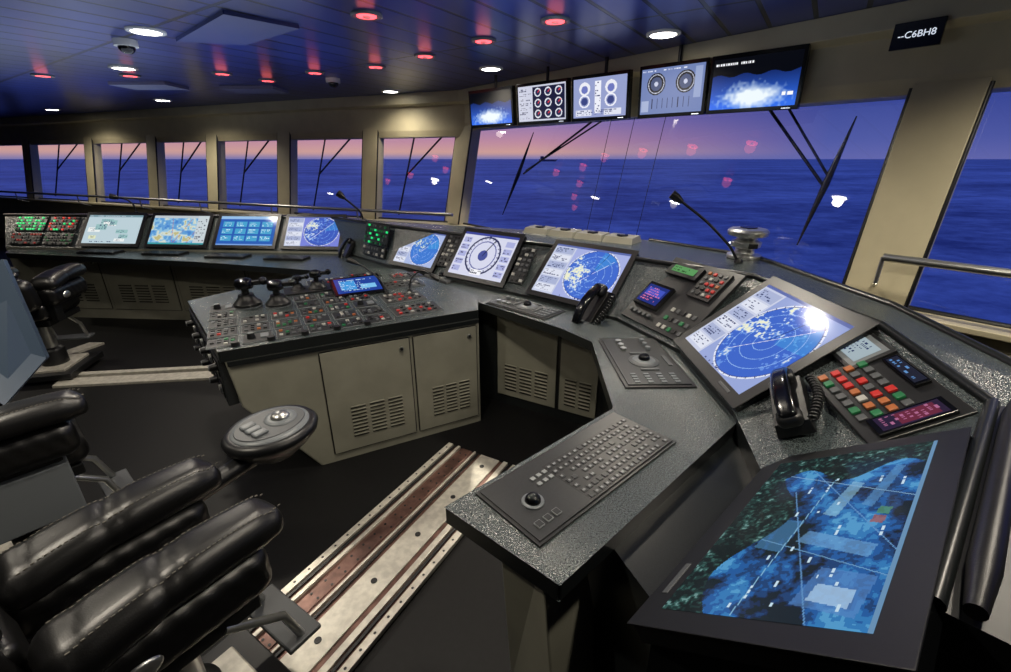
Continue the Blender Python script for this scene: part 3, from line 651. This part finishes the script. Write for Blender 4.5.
# ------------------------------------------------------------ chairs
def chair(name,pos,ang,seatz=.58,armz=.80,backh=.62,pod=True,arms=(-.24,.24),aw=.165,plate=False):
    e=empty(name); M=Matrix.Translation((pos[0],pos[1],0))@Matrix.Rotation(ang,4,'Z')  # +Y forward, +X right
    cx=sum(arms)/2 if len(arms)>1 else 0; sw=(arms[-1]-arms[0]-.06) if len(arms)>1 else .42
    m=MB('upholstery')
    def seatf(p,h): 
        x=p[0]/h[0]; y=p[1]/h[1]; return (p[0],p[1],p[2]+(.03*x*x-.02*(y>0)*y*y if p[2]>0 else 0))
    m.rbox((cx,0,seatz),(sw,.50,.13),.055,LEATH,M,fn=seatf,mid=8)
    m.rbox((cx,.02,seatz+.055),(sw*.75,.40,.06),.03,LEATH,M,mid=6)
    Bk=M@Matrix.Translation((cx,-.29,seatz+.05))@Matrix.Rotation(math.radians(10),4,'X')
    m.rbox((0,0,backh/2),(sw+.06,.14,backh),.065,LEATH,Bk,mid=8)
    for k in range(4): m.rbox((0,.06,.1+backh*.2*k+.02),(sw*.75,.06,backh*.19),.028,LEATH,Bk)
    def crease(y):
        return max(.8*max(0,math.cos((y+.08)*math.pi*2.0))**10, .45*math.exp(-((y-.05)/.05)**2), .4*math.exp(-((y+.72)/.05)**2))
    for sx in arms:
        def armf(p,h):
            y=p[1]/h[1]; c8=crease(y+.10*p[0]/h[0]); side=abs(p[0])/h[0]
            w_=(1.0-.14*y)*(1-.07*c8); zz=p[2]*(1-.18*c8)
            return (p[0]*w_,p[1],zz+.022*(1-y*y)+.012*y-.012*side*side)
        m.rbox((sx,.03,armz),(aw,.52,.105),.05,LEATH,M,fn=armf,mid=34)
        def arm2(p,h):
            fold=.004*math.sin(p[1]*55+p[2]*30)
            return (p[0]+math.copysign(fold,p[0]),p[1],p[2])
        m.rbox((sx,.0,armz-.11),(aw*.80,.46,.15),.05,LEATH,M,mid=24,fn=arm2)
    m.build(parent=e)
    s=MB('stitching')
    for sx in arms:
        for off in (-.052,.052):
            for k in range(36):
                y=-.21+k*.0132; yy=y/.26; z=armz+.0525+.022*(1-yy*yy)+.012*yy-.0085
                c8=crease(yy+.1*off/.08)
                s.box((sx+off*(1-.14*yy),y+.03,z-.0095*c8),(.0022,.008,.003),STITCH,M)
    s.build(parent=e)
    f=MB('frame_and_base')
    for sx in arms:
        f.box((sx,-.02,armz-.18),(.05,.36,.05),BLK,M); f.box((sx*.98,-.16,(armz+seatz)/2-.07),(.05,.09,armz-seatz),BLK,M)
        f.lathe([(.045,0),(.042,.006),(.02,.009)],SILV,M@Matrix.Translation((sx+math.copysign(aw*.40+.006,sx),-.10,armz-.12))@Matrix.Rotation(math.copysign(math.pi/2,sx),4,'Y'),sx=.6)
        if plate: f.box((sx,.0,armz-.33),(.09,.34,.24),GREY,M)
    f.box((cx,0,seatz-.09),(sw*.9,.42,.05),BLK,M); f.cyl((cx,0,(seatz-.1)/2+.03),.055,seatz-.14,SILV,M); f.lathe([(.09,.0),(.09,.18),(.06,.2)],BLK,M,c=(cx,0,.05))
    f.box((cx,0,.055),(.44,.5,.05),BLK,M); f.box((cx,0,.085),(.3,.36,.03),ALU,M)
    f.box((cx,.30,.22),(.30,.12,.02),GKEY,M); 
    for sx in (-.12,.12): f.tube([(cx+sx,.1,seatz-.1),(cx+sx,.26,.36),(cx+sx,.30,.23)],.014,SILV,M)
    f.build(.006,parent=e)
    if pod:
        p=MB('trackball_pod'); P=M@Matrix.Translation((arms[0]-.045,.515,armz+.025))@Matrix.Scale(1.15,4)
        p.lathe([(.06,-.09),(.10,-.05),(.125,-.02),(.13,.0),(.118,.014),(.108,.014)],BLK,P,n=40,sx=1,sy=1.12)
        p.lathe([(.107,.012),(.105,.018),(.09,.020)],GREY,P,n=40,sy=1.12); p.lathe([(.095,.0195),(.093,.0225)],GKEY,P,n=40,sx=.9,sy=1.15)
        p.lathe([(.05,.022),(.047,.028),(.034,.028)],GREY,P,c=(0,.035,0)); p.ball((0,.035,.026),.030,SILV,P,sz=(1,1,.7))
        for a in (-.5,0,.5): p.rbox((math.sin(a)*.07,-.045-.01*math.cos(a),.026),(.028,.045,.012),.006,GREY,P)
        p.tube([(.03,-.3,-.07),(0,-.05,-.06)],.03,BLK,P); p.build(parent=e)
    return e
chair('helm_chair',(-.91,.84),-math.radians(33),armz=.79,arms=(-.24,.10))
chair('helm_chair',(-2.12,1.58),-math.radians(40),armz=.80,pod=False,arms=(.24,),plate=True)
chair('helm_chair',(-3.9,3.55),math.radians(15),seatz=.60,armz=.84,backh=.25,pod=False)
sd=MB('swivel_display'); q=[V((-2.13,1.9,1.35)),V((-2.05,1.84,.92)),V((-2.07,1.63,.80)),V((-2.45,1.66,1.2))]; n=(q[1]-q[0]).cross(q[3]-q[0]).normalized()*.02
sd.loft([tuple(p+n) for p in q],[tuple(p-n) for p in q],mat('blue_grey_metal',S(72,88,108),.35)); sd.tube([(-2.2,1.75,1.0),(-2.25,1.7,.6),(-2.25,1.6,.0)],.03,BLK); sd.build(.004)
# ------------------------------------------------------------ outside
se=MB('sea'); se.add([(-9000,-2000,-18),(9000,-2000,-18),(9000,9000,-18),(-9000,9000,-18)],[(0,1,2,3)],SEA); se.build()
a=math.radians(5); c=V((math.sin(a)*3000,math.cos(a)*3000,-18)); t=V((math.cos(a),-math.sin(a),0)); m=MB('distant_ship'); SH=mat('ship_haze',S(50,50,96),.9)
m.loft([tuple(c+t*x+V((0,y,12))) for x,y in ((-55,-8),(60,-8),(60,8),(-55,8))],[tuple(c+t*x+V((0,y,0))) for x,y in ((-50,-8),(48,-8),(48,8),(-50,8))],SH)
m.loft([tuple(c+t*x+V((0,y,30))) for x,y in ((-46,-6),(-26,-6),(-26,6),(-46,6))],[tuple(c+t*x+V((0,y,12))) for x,y in ((-46,-6),(-24,-6),(-24,6),(-46,6))],SH); m.build()
W=bpy.data.worlds.new('dusk'); sc.world=W; W.use_nodes=True; nt=W.node_tree; bg=nt.nodes['Background']
tc=nt.nodes.new('ShaderNodeTexCoord'); sx=nt.nodes.new('ShaderNodeSeparateXYZ'); nt.links.new(tc.outputs['Generated'],sx.inputs[0])
def ramp(els):
    r=nt.nodes.new('ShaderNodeValToRGB'); r.color_ramp.elements[0].position=els[0][0]; r.color_ramp.elements[0].color=els[0][1]; r.color_ramp.elements[1].position=els[-1][0]; r.color_ramp.elements[1].color=els[-1][1]
    for p,c in els[1:-1]: e=r.color_ramp.elements.new(p); e.color=c
    return r
ra=ramp([(0,S(140,130,180)),(.010,S(222,170,160)),(.03,S(205,150,170)),(.065,S(158,128,184)),(.11,S(98,98,176)),(.17,S(60,76,160)),(.3,S(50,70,150)),(1,S(124,150,236))])
rb=ramp([(0,S(104,108,178)),(.03,S(84,94,170)),(.10,S(54,70,152)),(.2,S(36,52,132)),(.3,S(40,60,140)),(1,S(124,150,236))])
nt.links.new(sx.outputs['Z'],ra.inputs['Fac']); nt.links.new(sx.outputs['Z'],rb.inputs['Fac'])
mr=nt.nodes.new('ShaderNodeMapRange'); mr.inputs['From Min'].default_value=.05; mr.inputs['From Max'].default_value=.55; nt.links.new(sx.outputs['X'],mr.inputs['Value'])
mx=nt.nodes.new('ShaderNodeMixRGB'); nt.links.new(mr.outputs[0],mx.inputs['Fac']); nt.links.new(ra.outputs['Color'],mx.inputs['Color1']); nt.links.new(rb.outputs['Color'],mx.inputs['Color2']); nt.links.new(mx.outputs['Color'],bg.inputs['Color'])
bg.inputs['Strength'].default_value=1.0
for (x,y,a_,b_,e) in ((.2,2.2,1.2,1.2,6),(-2.4,3.6,2,1.4,9),(-5,5.4,2.5,1.5,9)):  # added fill with no fitting, brightens the ceiling from below
    l=bpy.data.lights.new('ceiling_fill','AREA'); l.shape='RECTANGLE'; l.size=a_; l.size_y=b_; l.energy=e; l.color=(.7,.8,1)
    o=bpy.data.objects.new('ceiling_fill',l); sc.collection.objects.link(o); o.location=(x,y,1.95); o.rotation_euler=(math.pi,0,0)
cam=bpy.data.cameras.new('camera'); cam.sensor_width=36; cam.lens=450/1011*36; cam.clip_end=20000; cam.clip_start=.02
co=bpy.data.objects.new('camera',cam); sc.collection.objects.link(co); co.location=(0,0,1.75); co.rotation_euler=(math.radians(90)-math.atan(178/450),0,0); sc.camera=co
